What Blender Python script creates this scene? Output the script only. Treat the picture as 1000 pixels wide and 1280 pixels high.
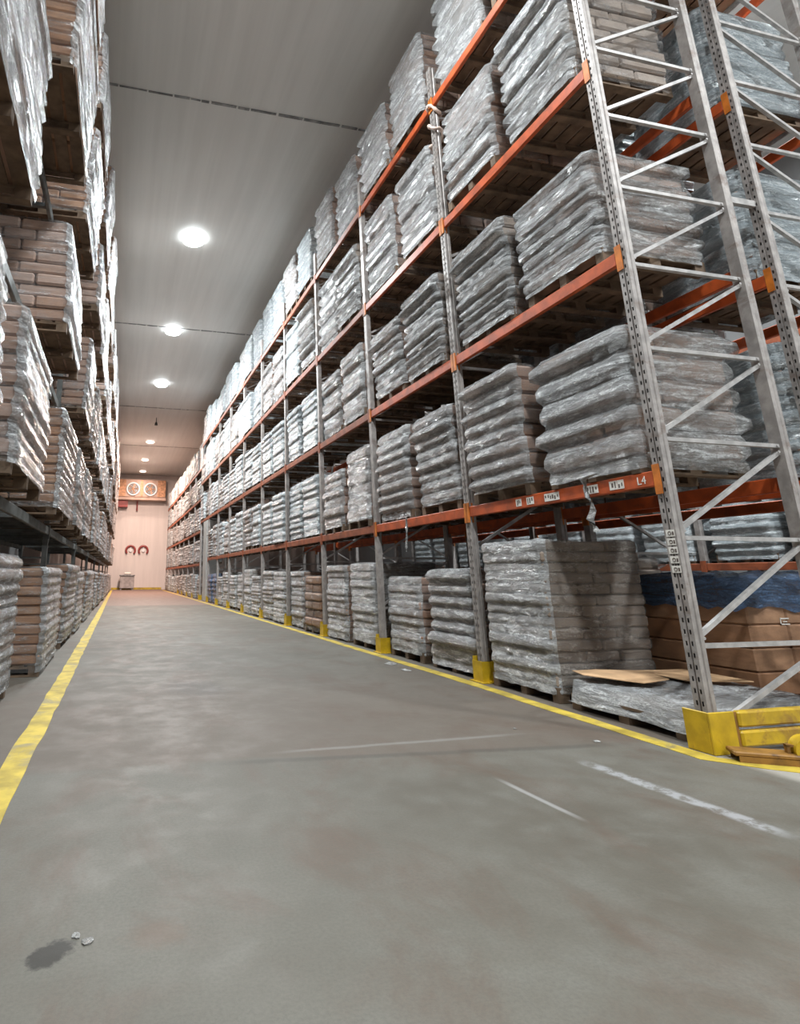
import bpy, math, random
from mathutils import Vector
R = random.Random(11)
for o in list(bpy.data.objects): bpy.data.objects.remove(o)
S = bpy.context.scene
COL = S.collection

# ------------------------------------------------------------------ camera
cam_d = bpy.data.cameras.new('camera'); cam = bpy.data.objects.new('camera', cam_d); COL.objects.link(cam)
FPX, CX, CY, YAW, PITCH, CH = 730.544, 325.458, 526.72, 0.2340, 0.2583, 1.0829
cam_d.sensor_fit = 'AUTO'; cam_d.sensor_width = 36.0
cam_d.lens = FPX * 36.0 / 1280.0
cam_d.shift_x = (500 - CX) / 1280.0
cam_d.shift_y = (CY - 640) / 1280.0
cam_d.clip_start = 0.05; cam_d.clip_end = 300
cam.location = (0, 0, CH); cam.rotation_euler = (math.pi / 2 + PITCH, 0, -YAW)
S.camera = cam

# ------------------------------------------------------------------ world, exposure
W = bpy.data.worlds.new('world'); S.world = W; W.use_nodes = True
bg = W.node_tree.nodes['Background']
bg.inputs[0].default_value = (0.93, 0.95, 1.0, 1); bg.inputs[1].default_value = 0.36
S.view_settings.view_transform = 'Standard'; S.view_settings.look = 'None'
S.view_settings.gamma = 1.0; S.view_settings.use_curve_mapping = False
S.view_settings.exposure = 0.12
COOL = (0.90, 0.97, 1.0); WARM = (1.0, 0.76, 0.64)
LAMP_W = 330.0          # watts of one aisle lamp
LAMP_W_WARM = 520.0
LAMP_Z = 9.25
# (x, y, colour, watts, glow, label)
LAMPS = [
    (1.40, -5.5, COOL, 600, 14), (1.40, -0.8, COOL, 560, 14), (1.40, 4.9, COOL, 420, 14),  # last one added out of view to brighten the near loads
    (1.40, 13.2, COOL, 720, 16), (1.42, 19.1, COOL, 720, 16), (1.45, 25.1, COOL, 620, 16),
    (1.60, 36.9, WARM, 1150, 3.2), (1.55, 43.0, WARM, 1150, 3.0), (1.60, 48.0, WARM, 120, 2.4),
    (7.8, -2.2, COOL, 850, 10), (7.8, 4.2, COOL, 900, 10), (7.8, 10.0, COOL, 300, 10), (7.8, 18.0, COOL, 300, 10),
]

# ------------------------------------------------------------------ node helpers
def mat(name):
    m = bpy.data.materials.new(name); m.use_nodes = True
    nt = m.node_tree; b = nt.nodes['Principled BSDF']
    return m, nt, b
def N(nt, t, **kw):
    n = nt.nodes.new(t)
    for k, v in kw.items():
        if k.startswith('i_'):
            key = k[2:]
            key = int(key) if key.isdigit() else key.replace('_', ' ')
            n.inputs[key].default_value = v
        else: setattr(n, k, v)
    return n
def L(nt, a, b): nt.links.new(a, b)
def M_(nt, op, a, b=None, clamp=False):
    n = nt.nodes.new('ShaderNodeMath'); n.operation = op; n.use_clamp = clamp
    for i, v in enumerate((a, b)):
        if v is None: continue
        if isinstance(v, (int, float)): n.inputs[i].default_value = v
        else: L(nt, v, n.inputs[i])
    return n.outputs[0]
def mixc(nt, f, a, b):
    n = nt.nodes.new('ShaderNodeMix'); n.data_type = 'RGBA'
    for i, v in ((0, f), (6, a), (7, b)):
        if isinstance(v, (int, float)): n.inputs[i].default_value = v
        elif isinstance(v, tuple): n.inputs[i].default_value = (*v, 1)[:4]
        else: L(nt, v, n.inputs[i])
    return n.outputs[2]
def mapr(nt, v, a, b, c=0.0, d=1.0):
    n = nt.nodes.new('ShaderNodeMapRange'); n.interpolation_type = 'SMOOTHSTEP'
    L(nt, v, n.inputs[0])
    for i, x in enumerate((a, b, c, d)): n.inputs[i + 1].default_value = x
    return n.outputs[0]
def noise(nt, vec, scale, detail=4, rough=0.55, dist=0.0):
    n = N(nt, 'ShaderNodeTexNoise'); n.inputs['Scale'].default_value = scale
    n.inputs['Detail'].default_value = detail; n.inputs['Roughness'].default_value = rough
    n.inputs['Distortion'].default_value = dist
    if vec is not None: L(nt, vec, n.inputs['Vector'])
    return n.outputs['Fac']
def mapping(nt, vec, scale=(1, 1, 1), rot=(0, 0, 0), loc=None):
    n = N(nt, 'ShaderNodeMapping'); L(nt, vec, n.inputs['Vector'])
    n.inputs['Scale'].default_value = scale; n.inputs['Rotation'].default_value = rot
    if loc is not None: L(nt, loc, n.inputs['Location'])
    return n.outputs[0]
def bump(nt, b, h, strength, dist=0.02):
    n = N(nt, 'ShaderNodeBump'); n.inputs['Strength'].default_value = strength; n.inputs['Distance'].default_value = dist
    L(nt, h, n.inputs['Height']); L(nt, n.outputs[0], b.inputs['Normal'])

def simple(name, col, rough=0.5, metal=0.0, var=0.25, scale=8.0, bumpv=0.0, dirt=None, spec=0.5):
    m, nt, b = mat(name)
    tc = N(nt, 'ShaderNodeTexCoord').outputs['Object']
    f = noise(nt, tc, scale, 5)
    f2 = mapr(nt, f, 0.3, 0.7)
    c = mixc(nt, f2, tuple(x * (1 - var) for x in col), tuple(min(1, x * (1 + var)) for x in col))
    if dirt:
        g = mapr(nt, noise(nt, tc, scale * 0.45, 6, 0.7, 0.6), 0.52, 0.68)
        c = mixc(nt, g, c, dirt)
    L(nt, c, b.inputs['Base Color'])
    b.inputs['Roughness'].default_value = rough; b.inputs['Metallic'].default_value = metal
    b.inputs['Specular IOR Level'].default_value = spec
    if bumpv: bump(nt, b, f, bumpv, 0.01)
    return m

def film_mat(name, tint, alo, ahi, blue=0.0, rough=0.19):
    """stretch film: pale, glossy, wrinkled, partly see-through"""
    m, nt, b = mat(name)
    tc = N(nt, 'ShaderNodeTexCoord').outputs['Object']
    oi = N(nt, 'ShaderNodeObjectInfo').outputs['Random']
    off = N(nt, 'ShaderNodeCombineXYZ'); L(nt, M_(nt, 'MULTIPLY', oi, 37.0), off.inputs[0]); L(nt, M_(nt, 'MULTIPLY', oi, 91.0), off.inputs[2])
    v1 = mapping(nt, tc, (2.2, 2.2, 13.0), (0.10, 0.10, 0), off.outputs[0])
    w1 = noise(nt, v1, 1.5, 6, 0.62, 1.0)                       # long horizontal stretch folds
    v2 = mapping(nt, tc, (9, 9, 16), (0.5, -0.4, 0.2), off.outputs[0])
    w2 = noise(nt, v2, 2.2, 5, 0.7, 1.4)                        # crumples
    v3 = mapping(nt, tc, (1.3, 1.3, 2.0), (0, 0, 0), off.outputs[0])
    w3 = noise(nt, v3, 1.2, 3, 0.5)                             # more or fewer layers of film
    h = M_(nt, 'ADD', M_(nt, 'MULTIPLY', w1, 0.65), M_(nt, 'MULTIPLY', w2, 0.5))
    bump(nt, b, h, 1.0, 0.085)
    ridge = mapr(nt, h, 0.52, 0.78)
    a = mapr(nt, M_(nt, 'ADD', M_(nt, 'MULTIPLY', w3, 0.6), M_(nt, 'MULTIPLY', w1, 0.4)), 0.35, 0.68, alo, ahi)
    a = M_(nt, 'ADD', a, M_(nt, 'MULTIPLY', ridge, 0.25), True)
    L(nt, a, b.inputs['Alpha'])
    dark = tuple(x * 0.6 for x in tint)
    c = mixc(nt, oi, tuple(x * 0.80 for x in tint), tint)
    c = mixc(nt, mapr(nt, w3, 0.35, 0.7), c, dark)
    c = mixc(nt, M_(nt, 'MULTIPLY', ridge, 0.8), c, (min(.9, tint[0] * 1.6), min(.9, tint[1] * 1.6), min(.9, tint[2] * 1.61)))  # highlights on the folds painted in as whiter ridges
    L(nt, c, b.inputs['Base Color'])
    b.inputs['Roughness'].default_value = rough
    b.inputs['Specular IOR Level'].default_value = 0.75
    return m

def carton_mat(name, ca, cb, cc):
    m, nt, b = mat(name)
    tc = N(nt, 'ShaderNodeTexCoord').outputs['Object']
    at = N(nt, 'ShaderNodeAttribute'); at.attribute_name = 'tint'
    t = at.outputs['Fac']
    c = mixc(nt, t, ca, cb)
    f = mapr(nt, noise(nt, mapping(nt, tc, (3, 3, 9)), 2.0, 5, 0.65), 0.35, 0.7)
    c = mixc(nt, M_(nt, 'MULTIPLY', f, 0.6), c, cc)
    L(nt, c, b.inputs['Base Color']); b.inputs['Roughness'].default_value = 0.62
    bump(nt, b, noise(nt, tc, 14, 4), 0.25, 0.02)
    return m

MAT = {}
MAT['film'] = film_mat('stretch_film', (0.60, 0.60, 0.60), 0.45, 0.92)
MAT['film_side'] = film_mat('cloudy_stretch_film', (0.60, 0.585, 0.565), 0.32, 0.82)
MAT['film_flat'] = film_mat('flat_clear_stretch_film', (0.40, 0.36, 0.325), 0.25, 0.62)
MAT['film_left'] = film_mat('white_stretch_film', (0.55, 0.55, 0.55), 0.42, 0.92)
MAT['film_thin_dim'] = film_mat('thin_dim_stretch_film', (0.44, 0.42, 0.41), 0.04, 0.36)  # weak lamp reflection of the cross sides put into tint and opacity
MAT['film_blue'] = film_mat('blue_stretch_film', (0.10, 0.17, 0.30), 0.70, 0.97)
MAT['film_pale'] = film_mat('pale_stretch_film', (0.565, 0.63, 0.66), 0.74, 0.99)  # bluish brightness of loads under the cool lamps put into the film
MAT['carton'] = carton_mat('cartons', (0.30, 0.165, 0.10), (0.42, 0.30, 0.245), (0.34, 0.22, 0.17))
MAT['carton_brown'] = carton_mat('brown_cartons', (0.27, 0.125, 0.058), (0.37, 0.205, 0.115), (0.20, 0.105, 0.06))
MAT['carton_grey'] = carton_mat('greyish_cartons', (0.27, 0.205, 0.16), (0.35, 0.285, 0.235), (0.22, 0.165, 0.13))
MAT['wood'] = simple('pallet_wood', (0.135, 0.088, 0.055), 0.85, 0, 0.35, 6, 0.3)
MAT['steel'] = simple('galvanised_steel', (0.36, 0.325, 0.305), 0.5, 0.3, 0.22, 9, 0.12, (0.24, 0.19, 0.165))
MAT['brace'] = simple('brace_steel', (0.43, 0.405, 0.39), 0.45, 0.3, 0.2, 12)
MAT['darksteel'] = simple('dark_rack_steel', (0.13, 0.135, 0.13), 0.6, 0.2, 0.3, 6)
MAT['orange'] = simple('orange_beam_paint', (0.46, 0.078, 0.016), 0.5, 0.0, 0.25, 5, 0.06, (0.20, 0.048, 0.022))
MAT['beam_dark'] = simple('dark_beam_paint', (0.27, 0.068, 0.025), 0.6, 0.0, 0.3, 4, 0.06, (0.12, 0.045, 0.025))  # darker and browner than the near beams
MAT['connector'] = simple('orange_connector', (0.56, 0.16, 0.02), 0.5, 0, 0.25, 9)
MAT['yellow'] = simple('yellow_guard_paint', (0.52, 0.33, 0.012), 0.45, 0, 0.2, 7, 0.06, (0.30, 0.16, 0.025))
MAT['rust'] = simple('rusty_yellow_steel', (0.22, 0.105, 0.02), 0.6, 0, 0.4, 9, 0.2, (0.07, 0.032, 0.015))
MAT['line'] = simple('yellow_line_paint', (0.44, 0.315, 0.035), 0.65, 0, 0.3, 5, 0, (0.24, 0.20, 0.10))
MAT['card'] = simple('kraft_board', (0.50, 0.31, 0.17), 0.75, 0, 0.18, 6, 0.1)
MAT['white'] = simple('white_label', (0.72, 0.68, 0.62), 0.6, 0, 0.1, 20)
MAT['ink'] = simple('label_ink', (0.10, 0.07, 0.06), 0.7, 0, 0.1, 20)
MAT['scrap'] = film_mat('loose_film', (0.62, 0.60, 0.57), 0.7, 0.98)
MAT['tape'] = simple('pale_tape', (0.66, 0.50, 0.42), 0.6, 0, 0.2, 12)
MAT['housing'] = simple('lamp_housing', (0.75, 0.76, 0.77), 0.5, 0, 0.05, 4)
MAT['concrete'] = simple('pillar_concrete', (0.38, 0.37, 0.35), 0.85, 0, 0.15, 2.5, 0.2)
MAT['coil'] = simple('cooler_coil', (0.42, 0.22, 0.12), 0.5, 0.3, 0.35, 7)
MAT['cooler'] = simple('cooler_casing', (0.42, 0.29, 0.23), 0.5, 0.1, 0.15, 3)
MAT['red'] = simple('dark_red_paint', (0.27, 0.045, 0.04), 0.5, 0, 0.2, 5)
MAT['black'] = simple('black_plastic', (0.03, 0.03, 0.03), 0.5, 0, 0.2, 5)
MAT['bin'] = simple('grey_container', (0.34, 0.31, 0.30), 0.6, 0, 0.2, 4)
MAT['seam'] = simple('seam_strip', (0.20, 0.20, 0.20), 0.7, 0, 0.45, 6)

# floor: trowelled concrete with stains, scratches and a joint
def floor_mat():
    m, nt, b = mat('concrete_floor')
    pos = N(nt, 'ShaderNodeNewGeometry').outputs['Position']
    sx = N(nt, 'ShaderNodeSeparateXYZ'); L(nt, pos, sx.inputs[0]); X, Y = sx.outputs[0], sx.outputs[1]
    n1 = noise(nt, pos, 0.55, 5, 0.6, 0.5); n2 = noise(nt, pos, 3.2, 6, 0.65); n3 = noise(nt, pos, 75, 4, 0.75)
    n4 = noise(nt, mapping(nt, pos, (1.0, 0.6, 1), (0, 0, 0.15)), 1.9, 6, 0.65, 0.6)
    c = mixc(nt, mapr(nt, n1, 0.32, 0.68), (0.092, 0.079, 0.061), (0.142, 0.130, 0.108))
    c = mixc(nt, M_(nt, 'MULTIPLY', mapr(nt, n4, 0.46, 0.68), 0.9), c, (0.100, 0.070, 0.051))   # brown traffic film
    c = mixc(nt, M_(nt, 'MULTIPLY', mapr(nt, n2, 0.42, 0.72), 0.5), c, (0.150, 0.143, 0.124))
    c = mixc(nt, M_(nt, 'MULTIPLY', mapr(nt, n3, 0.32, 0.72), 0.42), c, (0.068, 0.062, 0.05))
    def seg(ax, ay, bx, by, w, soft, edge=0.12, wob=0.06):
        dx, dy = bx - ax, by - ay; ln = math.hypot(dx, dy); ux, uy = dx / ln, dy / ln
        px = M_(nt, 'SUBTRACT', X, ax); py = M_(nt, 'SUBTRACT', Y, ay)
        al = M_(nt, 'ADD', M_(nt, 'MULTIPLY', px, ux), M_(nt, 'MULTIPLY', py, uy))
        ac = M_(nt, 'ADD', M_(nt, 'MULTIPLY', px, -uy), M_(nt, 'MULTIPLY', py, ux))
        ac = M_(nt, 'ADD', ac, M_(nt, 'MULTIPLY', M_(nt, 'SUBTRACT', n2, 0.5), wob))
        k = mapr(nt, M_(nt, 'ABSOLUTE', ac), w, w + soft, 1, 0)
        k2 = M_(nt, 'MULTIPLY', mapr(nt, al, 0, edge), mapr(nt, al, ln - edge, ln, 1, 0))
        return M_(nt, 'MULTIPLY', k, k2)
    # brown band beyond the joint and the joint itself
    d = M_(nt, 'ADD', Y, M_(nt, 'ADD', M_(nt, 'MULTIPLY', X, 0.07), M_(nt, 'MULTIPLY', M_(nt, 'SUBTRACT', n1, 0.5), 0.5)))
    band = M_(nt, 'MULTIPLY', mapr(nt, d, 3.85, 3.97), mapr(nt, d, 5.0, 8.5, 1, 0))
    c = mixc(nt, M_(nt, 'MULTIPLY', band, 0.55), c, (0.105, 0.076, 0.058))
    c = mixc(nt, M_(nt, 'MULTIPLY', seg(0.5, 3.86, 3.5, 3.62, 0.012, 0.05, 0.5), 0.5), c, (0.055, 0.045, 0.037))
    c = mixc(nt, M_(nt, 'MULTIPLY', seg(0.9, 3.98, 3.0, 4.02, 0.006, 0.03, 0.5), 0.45), c, (0.23, 0.22, 0.205))
    br = M_(nt, 'MULTIPLY', mapr(nt, noise(nt, pos, 13, 5, 0.75), 0.40, 0.56, 0.15), 1.0)
    s1 = seg(2.79, 3.43, 2.90, 2.22, 0.024, 0.04, 0.2, 0.08)
    c = mixc(nt, M_(nt, 'MULTIPLY', M_(nt, 'MULTIPLY', s1, br), 0.62), c, (0.36, 0.36, 0.37))
    s2 = seg(2.11, 3.27, 2.15, 2.58, 0.006, 0.018, 0.2, 0.02)
    c = mixc(nt, M_(nt, 'MULTIPLY', s2, 0.75), c, (0.27, 0.26, 0.25))
    # reddish tint over the far part of the floor
    far = mapr(nt, M_(nt, 'ADD', Y, M_(nt, 'MULTIPLY', n2, 0.6)), 23.4, 24.2)
    c = mixc(nt, M_(nt, 'MULTIPLY', far, 0.75), c, (0.20, 0.125, 0.10))
    # paler strip in front of the rack end
    px = mapr(nt, M_(nt, 'ADD', X, M_(nt, 'MULTIPLY', Y, 0.9)), 6.12, 6.22)
    py = mapr(nt, M_(nt, 'SUBTRACT', X, M_(nt, 'MULTIPLY', Y, 0.0)), 3.62, 3.75)
    c = mixc(nt, M_(nt, 'MULTIPLY', M_(nt, 'MULTIPLY', px, py), mapr(nt, Y, 3.3, 3.42, 0.75, 0)), c, (0.36, 0.335, 0.295))
    # scuffed dark spot and rusty spot near the camera
    def blob(ax, ay, rx, ry, rot, e0=0.8, e1=1.1):
        px = M_(nt, 'SUBTRACT', X, ax); py = M_(nt, 'SUBTRACT', Y, ay); cs, sn = math.cos(rot), math.sin(rot)
        u = M_(nt, 'DIVIDE', M_(nt, 'ADD', M_(nt, 'MULTIPLY', px, cs), M_(nt, 'MULTIPLY', py, sn)), rx)
        v = M_(nt, 'DIVIDE', M_(nt, 'ADD', M_(nt, 'MULTIPLY', px, -sn), M_(nt, 'MULTIPLY', py, cs)), ry)
        r = M_(nt, 'SQRT', M_(nt, 'ADD', M_(nt, 'MULTIPLY', u, u), M_(nt, 'MULTIPLY', v, v)))
        r = M_(nt, 'ADD', r, M_(nt, 'MULTIPLY', M_(nt, 'SUBTRACT', noise(nt, pos, 22, 5, 0.7), 0.5), 1.5))
        return mapr(nt, r, e0, e1, 1, 0)
    c = mixc(nt, M_(nt, 'MULTIPLY', blob(-0.125, 2.165, 0.085, 0.05, 0.75, 0.7, 1.15), 0.95), c, (0.035, 0.031, 0.026))
    c = mixc(nt, M_(nt, 'MULTIPLY', blob(0.19, 2.19, 0.11, 0.08, 0.2, 0.4, 1.2), 0.35), c, (0.13, 0.08, 0.055))
    c = mixc(nt, M_(nt, 'MULTIPLY', blob(0.85, 6.3, 0.35, 0.5, 0.2, 0.4, 1.2), 0.35), c, (0.075, 0.07, 0.066))
    L(nt, c, b.inputs['Base Color'])
    L(nt, mapr(nt, n2, 0.3, 0.7, 0.58, 0.75), b.inputs['Roughness'])
    b.inputs['Specular IOR Level'].default_value = 0.4
    bump(nt, b, M_(nt, 'ADD', n2, M_(nt, 'MULTIPLY', n3, 0.4)), 0.12, 0.01)
    return m
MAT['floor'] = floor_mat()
def panel_mat(name, col, rough, sc):
    m, nt, b = mat(name)
    pos = N(nt, 'ShaderNodeNewGeometry').outputs['Position']
    n = noise(nt, mapping(nt, pos, sc), 1.0, 5, 0.6); n2 = noise(nt, pos, 0.3, 3)
    f = M_(nt, 'ADD', M_(nt, 'MULTIPLY', n, 0.6), M_(nt, 'MULTIPLY', n2, 0.4))
    L(nt, mixc(nt, mapr(nt, f, 0.3, 0.7), tuple(x * 0.92 for x in col), tuple(x * 1.06 for x in col)), b.inputs['Base Color'])
    b.inputs['Roughness'].default_value = rough
    return m
MAT['ceiling'] = panel_mat('ceiling_panels', (0.60, 0.60, 0.58), 0.55, (5.0, 0.2, 1))
MAT['wall'] = panel_mat('wall_panels', (0.66, 0.60, 0.57), 0.6, (4, 1, 0.3))
MAT['wall_grey'] = panel_mat('grey_wall_panels', (0.2, 0.2, 0.2), 0.6, (1, 4, 0.3))
def emis(name, col, s):
    m = bpy.data.materials.new(name); m.use_nodes = True; nt = m.node_tree
    for n in list(nt.nodes): nt.nodes.remove(n)
    e = nt.nodes.new('ShaderNodeEmission'); o = nt.nodes.new('ShaderNodeOutputMaterial')
    e.inputs[0].default_value = (*col, 1); e.inputs[1].default_value = s
    nt.links.new(e.outputs[0], o.inputs[0]); return m

# ------------------------------------------------------------------ mesh helpers
class MB:
    def __init__(s): s.v = []; s.f = []; s.m = []; s.t = []; s.sm = []
    def add(s, vs, fs, mi=0, tint=0.5, smooth=False):
        b = len(s.v); s.v += [tuple(v) for v in vs]
        for f in fs: s.f.append([b + i for i in f]); s.m.append(mi); s.t.append(tint); s.sm.append(smooth)
    def box(s, x0, x1, y0, y1, z0, z1, mi=0, tint=0.5):
        s.add([(x0, y0, z0), (x1, y0, z0), (x1, y1, z0), (x0, y1, z0), (x0, y0, z1), (x1, y0, z1), (x1, y1, z1), (x0, y1, z1)],
              [(0, 3, 2, 1), (4, 5, 6, 7), (0, 1, 5, 4), (1, 2, 6, 5), (2, 3, 7, 6), (3, 0, 4, 7)], mi, tint)
    def rbox(s, x0, x1, y0, y1, z0, z1, r=0.02, mi=0, tint=0.5):
        """chamfered box"""
        c = ((x0 + x1) / 2, (y0 + y1) / 2, (z0 + z1) / 2); h = ((x1 - x0) / 2, (y1 - y0) / 2, (z1 - z0) / 2)
        r = min(r, min(h) * 0.9); vs = []; idx = {}
        for sx in (-1, 1):
            for sy in (-1, 1):
                for sz in (-1, 1):
                    for ax in range(3):
                        p = [sx * h[0], sy * h[1], sz * h[2]]; sg = (sx, sy, sz)
                        for k in range(3):
                            if k != ax: p[k] -= sg[k] * r
                        idx[(sx, sy, sz, ax)] = len(vs); vs.append([c[k] + p[k] for k in range(3)])
        fs = []
        def face(keys, n):
            pts = [Vector(vs[idx[k]]) for k in keys]
            nn = (pts[1] - pts[0]).cross(pts[2] - pts[1])
            ids = [idx[k] for k in keys]
            fs.append(ids if nn.dot(Vector(n)) > 0 else ids[::-1])
        for ax in range(3):
            a, b_ = [k for k in range(3) if k != ax]
            for sg in (-1, 1):
                ks = []
                for (p, q) in ((-1, -1), (1, -1), (1, 1), (-1, 1)):
                    t = [0, 0, 0]; t[ax] = sg; t[a] = p; t[b_] = q; ks.append((*t, ax))
                n = [0, 0, 0]; n[ax] = sg; face(ks, n)
        for ax in range(3):
            a, b_ = [k for k in range(3) if k != ax]
            for p in (-1, 1):
                for q in (-1, 1):
                    t0 = [0, 0, 0]; t0[a] = p; t0[b_] = q; t1 = t0[:]; t0[ax] = -1; t1[ax] = 1
                    n = [0, 0, 0]; n[a] = p; n[b_] = q
                    face([(*t0, a), (*t1, a), (*t1, b_), (*t0, b_)], n)
        for sx in (-1, 1):
            for sy in (-1, 1):
                for sz in (-1, 1): face([(sx, sy, sz, k) for k in range(3)], (sx, sy, sz))
        s.add(vs, fs, mi, tint)
    def bar(s, a, b, w, h, mi=0, up=(0, 0, 1)):
        a = Vector(a); b = Vector(b); d = (b - a).normalized(); u = Vector(up)
        if abs(d.dot(u)) > 0.98: u = Vector((1, 0, 0))
        r = d.cross(u).normalized() * w / 2; u2 = r.normalized().cross(d).normalized() * h / 2
        vs = [a - r - u2, a + r - u2, a + r + u2, a - r + u2, b - r - u2, b + r - u2, b + r + u2, b - r + u2]
        s.add(vs, [(0, 1, 2, 3), (7, 6, 5, 4), (4, 5, 1, 0), (5, 6, 2, 1), (6, 7, 3, 2), (7, 4, 0, 3)], mi)
    def cyl(s, a, b, r0, r1=None, n=16, mi=0, cap=True, smooth=True):
        r1 = r0 if r1 is None else r1
        a = Vector(a); b = Vector(b); d = (b - a).normalized(); u = Vector((0, 0, 1))
        if abs(d.dot(u)) > 0.98: u = Vector((1, 0, 0))
        p = d.cross(u).normalized(); q = p.cross(d).normalized() * -1
        vs = []
        for c, r in ((a, r0), (b, r1)):
            for i in range(n):
                t = 2 * math.pi * i / n; vs.append(c + p * (r * math.cos(t)) + q * (r * math.sin(t)))
        s.add(vs, [(i, (i + 1) % n, n + (i + 1) % n, n + i) for i in range(n)], mi, 0.5, smooth)
        if cap: s.add(vs, [tuple(range(n))[::-1], tuple(range(n, 2 * n))], mi)
    def ring(s, c, axis, R0, r, n=24, k=8, mi=0, arc=1.0, start=0.0):
        ax = Vector(axis).normalized(); u = Vector((0, 0, 1)) if abs(ax.z) < .9 else Vector((1, 0, 0))
        p = ax.cross(u).normalized(); q = ax.cross(p).normalized(); c = Vector(c); vs = []
        m = n if arc >= 1 else n + 1
        for i in range(m):
            t = start + 2 * math.pi * arc * i / n; e = p * math.cos(t) + q * math.sin(t)
            for j in range(k):
                w = 2 * math.pi * j / k; vs.append(c + e * (R0 + r * math.cos(w)) + ax * (r * math.sin(w)))
        fs = []
        for i in range(n):
            i2 = (i + 1) % m
            for j in range(k): fs.append((i * k + j, i * k + (j + 1) % k, i2 * k + (j + 1) % k, i2 * k + j))
        s.add(vs, fs, mi, 0.5, True)
    def path(s, pts, r, k=6, mi=0):
        pts = [Vector(p) for p in pts]; vs = []; n = len(pts)
        rs = r if isinstance(r, (list, tuple)) else [r] * n
        for i, p in enumerate(pts):
            d = (pts[min(n - 1, i + 1)] - pts[max(0, i - 1)]).normalized(); u = Vector((0, 1, 0)) if abs(d.y) < .9 else Vector((1, 0, 0))
            a = d.cross(u).normalized(); b = d.cross(a).normalized()
            for j in range(k):
                t = 2 * math.pi * j / k; vs.append(p + (a * math.cos(t) + b * math.sin(t)) * rs[i])
        fs = [(i * k + j, i * k + (j + 1) % k, (i + 1) * k + (j + 1) % k, (i + 1) * k + j) for i in range(n - 1) for j in range(k)]
        fs += [tuple(range(k))[::-1], tuple(range((n - 1) * k, n * k))]
        s.add(vs, fs, mi, 0.5, True)
    def mesh(s, name, mats):
        me = bpy.data.meshes.new(name); me.from_pydata(s.v, [], s.f)
        for m in mats: me.materials.append(m)
        me.polygons.foreach_set('material_index', s.m); me.polygons.foreach_set('use_smooth', s.sm)
        at = me.attributes.new('tint', 'FLOAT', 'FACE'); at.data.foreach_set('value', s.t)
        me.update(); return me
def obj(name, mesh, parent=None):
    o = bpy.data.objects.new(name, mesh); COL.objects.link(o)
    if parent is not None: o.parent = parent
    return o
def build(mb, name, mats, parent=None):
    if not isinstance(mats, (list, tuple)): mats = [mats]
    return obj(name, mb.mesh(name, mats), parent)
def thing(name, label, cat, loc=(0, 0, 0), group=None, rz=0):
    o = bpy.data.objects.new(name, None); o.empty_display_size = 0.1; COL.objects.link(o)
    o.location = loc; o.rotation_euler = (0, 0, rz); tag(o, label, cat, group); return o
def tag(o, label, cat, group=None):
    o['label'] = label; o['category'] = cat
    if group: o['group'] = group
    return o
def struct(mb, name, m, label=None):
    o = build(mb, name, m); o['kind'] = 'structure'
    if label: o['label'] = label
    return o

# ------------------------------------------------------------------ shell
FAR, CEIL = 50.5, 9.4
XR, Y0, BAY, DEP = 3.8277, 3.3959, 2.5, 1.18
BK = 1.5724                                   # offset of the back-to-back rack
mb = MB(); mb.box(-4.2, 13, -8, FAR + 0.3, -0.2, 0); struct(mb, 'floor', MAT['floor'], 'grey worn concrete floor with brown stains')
mb = MB(); mb.box(-4.2, 13, -8, FAR + 0.3, CEIL, CEIL + 0.2); struct(mb, 'ceiling', MAT['ceiling'], 'pale grey flat panel ceiling')
mb = MB(); mb.box(-4.2, 13, FAR, FAR + 0.3, 0, CEIL); struct(mb, 'wall_far', MAT['wall'], 'pale far wall at the end of the aisle')
mb = MB(); mb.box(-4.2, -4.0, -8, FAR, 0, CEIL); struct(mb, 'wall_left', MAT['wall_grey'])
mb = MB(); mb.box(12.8, 13, -8, FAR, 0, CEIL); struct(mb, 'wall_right', MAT['wall_grey'])
for i, y in enumerate((8.75, 18.95, 29.2, 38.5)):
    mb = MB(); x = -3.9
    rr = random.Random(i)
    while x < 12.6:
        w = rr.uniform(0.10, 0.5); t = rr.uniform(0.010, 0.026) * (1 + i * 0.3)
        mb.box(x, x + w, y - t + rr.uniform(-.008, .008), y + t, CEIL - 0.012 - rr.random() * 0.008, CEIL)
        x += w + rr.uniform(0.0, 0.05)
    struct(mb, 'trim_%d' % (i + 1), MAT['seam'], 'dark sealed seam across the ceiling')
def line(pts, w, nm, lab):
    mb = MB(); rr = random.Random(5); left = []; right = []
    P = [Vector((*p, 0)) for p in pts]
    for a, b in zip(P[:-1], P[1:]):
        n = max(1, int((b - a).length / 0.25)); d = (b - a).normalized(); nrm = Vector((-d.y, d.x, 0))
        for k in range(n + (b is P[-1])):
            p = a + (b - a) * (k / n)
            left.append(p + nrm * (w / 2 + rr.uniform(-.008, .008))); right.append(p - nrm * (w / 2 + rr.uniform(-.008, .008)))
    n = len(left); vs = [(p.x, p.y, 0.003) for p in left] + [(p.x, p.y, 0.003) for p in right]
    vs += [(p.x, p.y, -0.002) for p in left] + [(p.x, p.y, -0.002) for p in right]
    fs = []
    for i in range(n - 1):
        fs += [(i, n + i, n + i + 1, i + 1), (i, i + 1, 2 * n + i + 1, 2 * n + i), (n + i, 3 * n + i, 3 * n + i + 1, n + i + 1)]
    mb.add(vs, fs); struct(mb, nm, MAT['line'], lab)
line([(-0.545, -3), (-0.52, 3.2), (-0.49, 6.8), (-0.42, 19.6), (-0.30, 48.5)], 0.15, 'trim_5', 'yellow painted line along the left rack')
line([(4.6, 2.2), (3.95, 2.88), (3.60, 3.24), (3.62, 4.3), (3.66, 6.0), (3.64, 17.8), (3.60, 48.5)], 0.13, 'trim_6', 'yellow painted line along the right rack')
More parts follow.
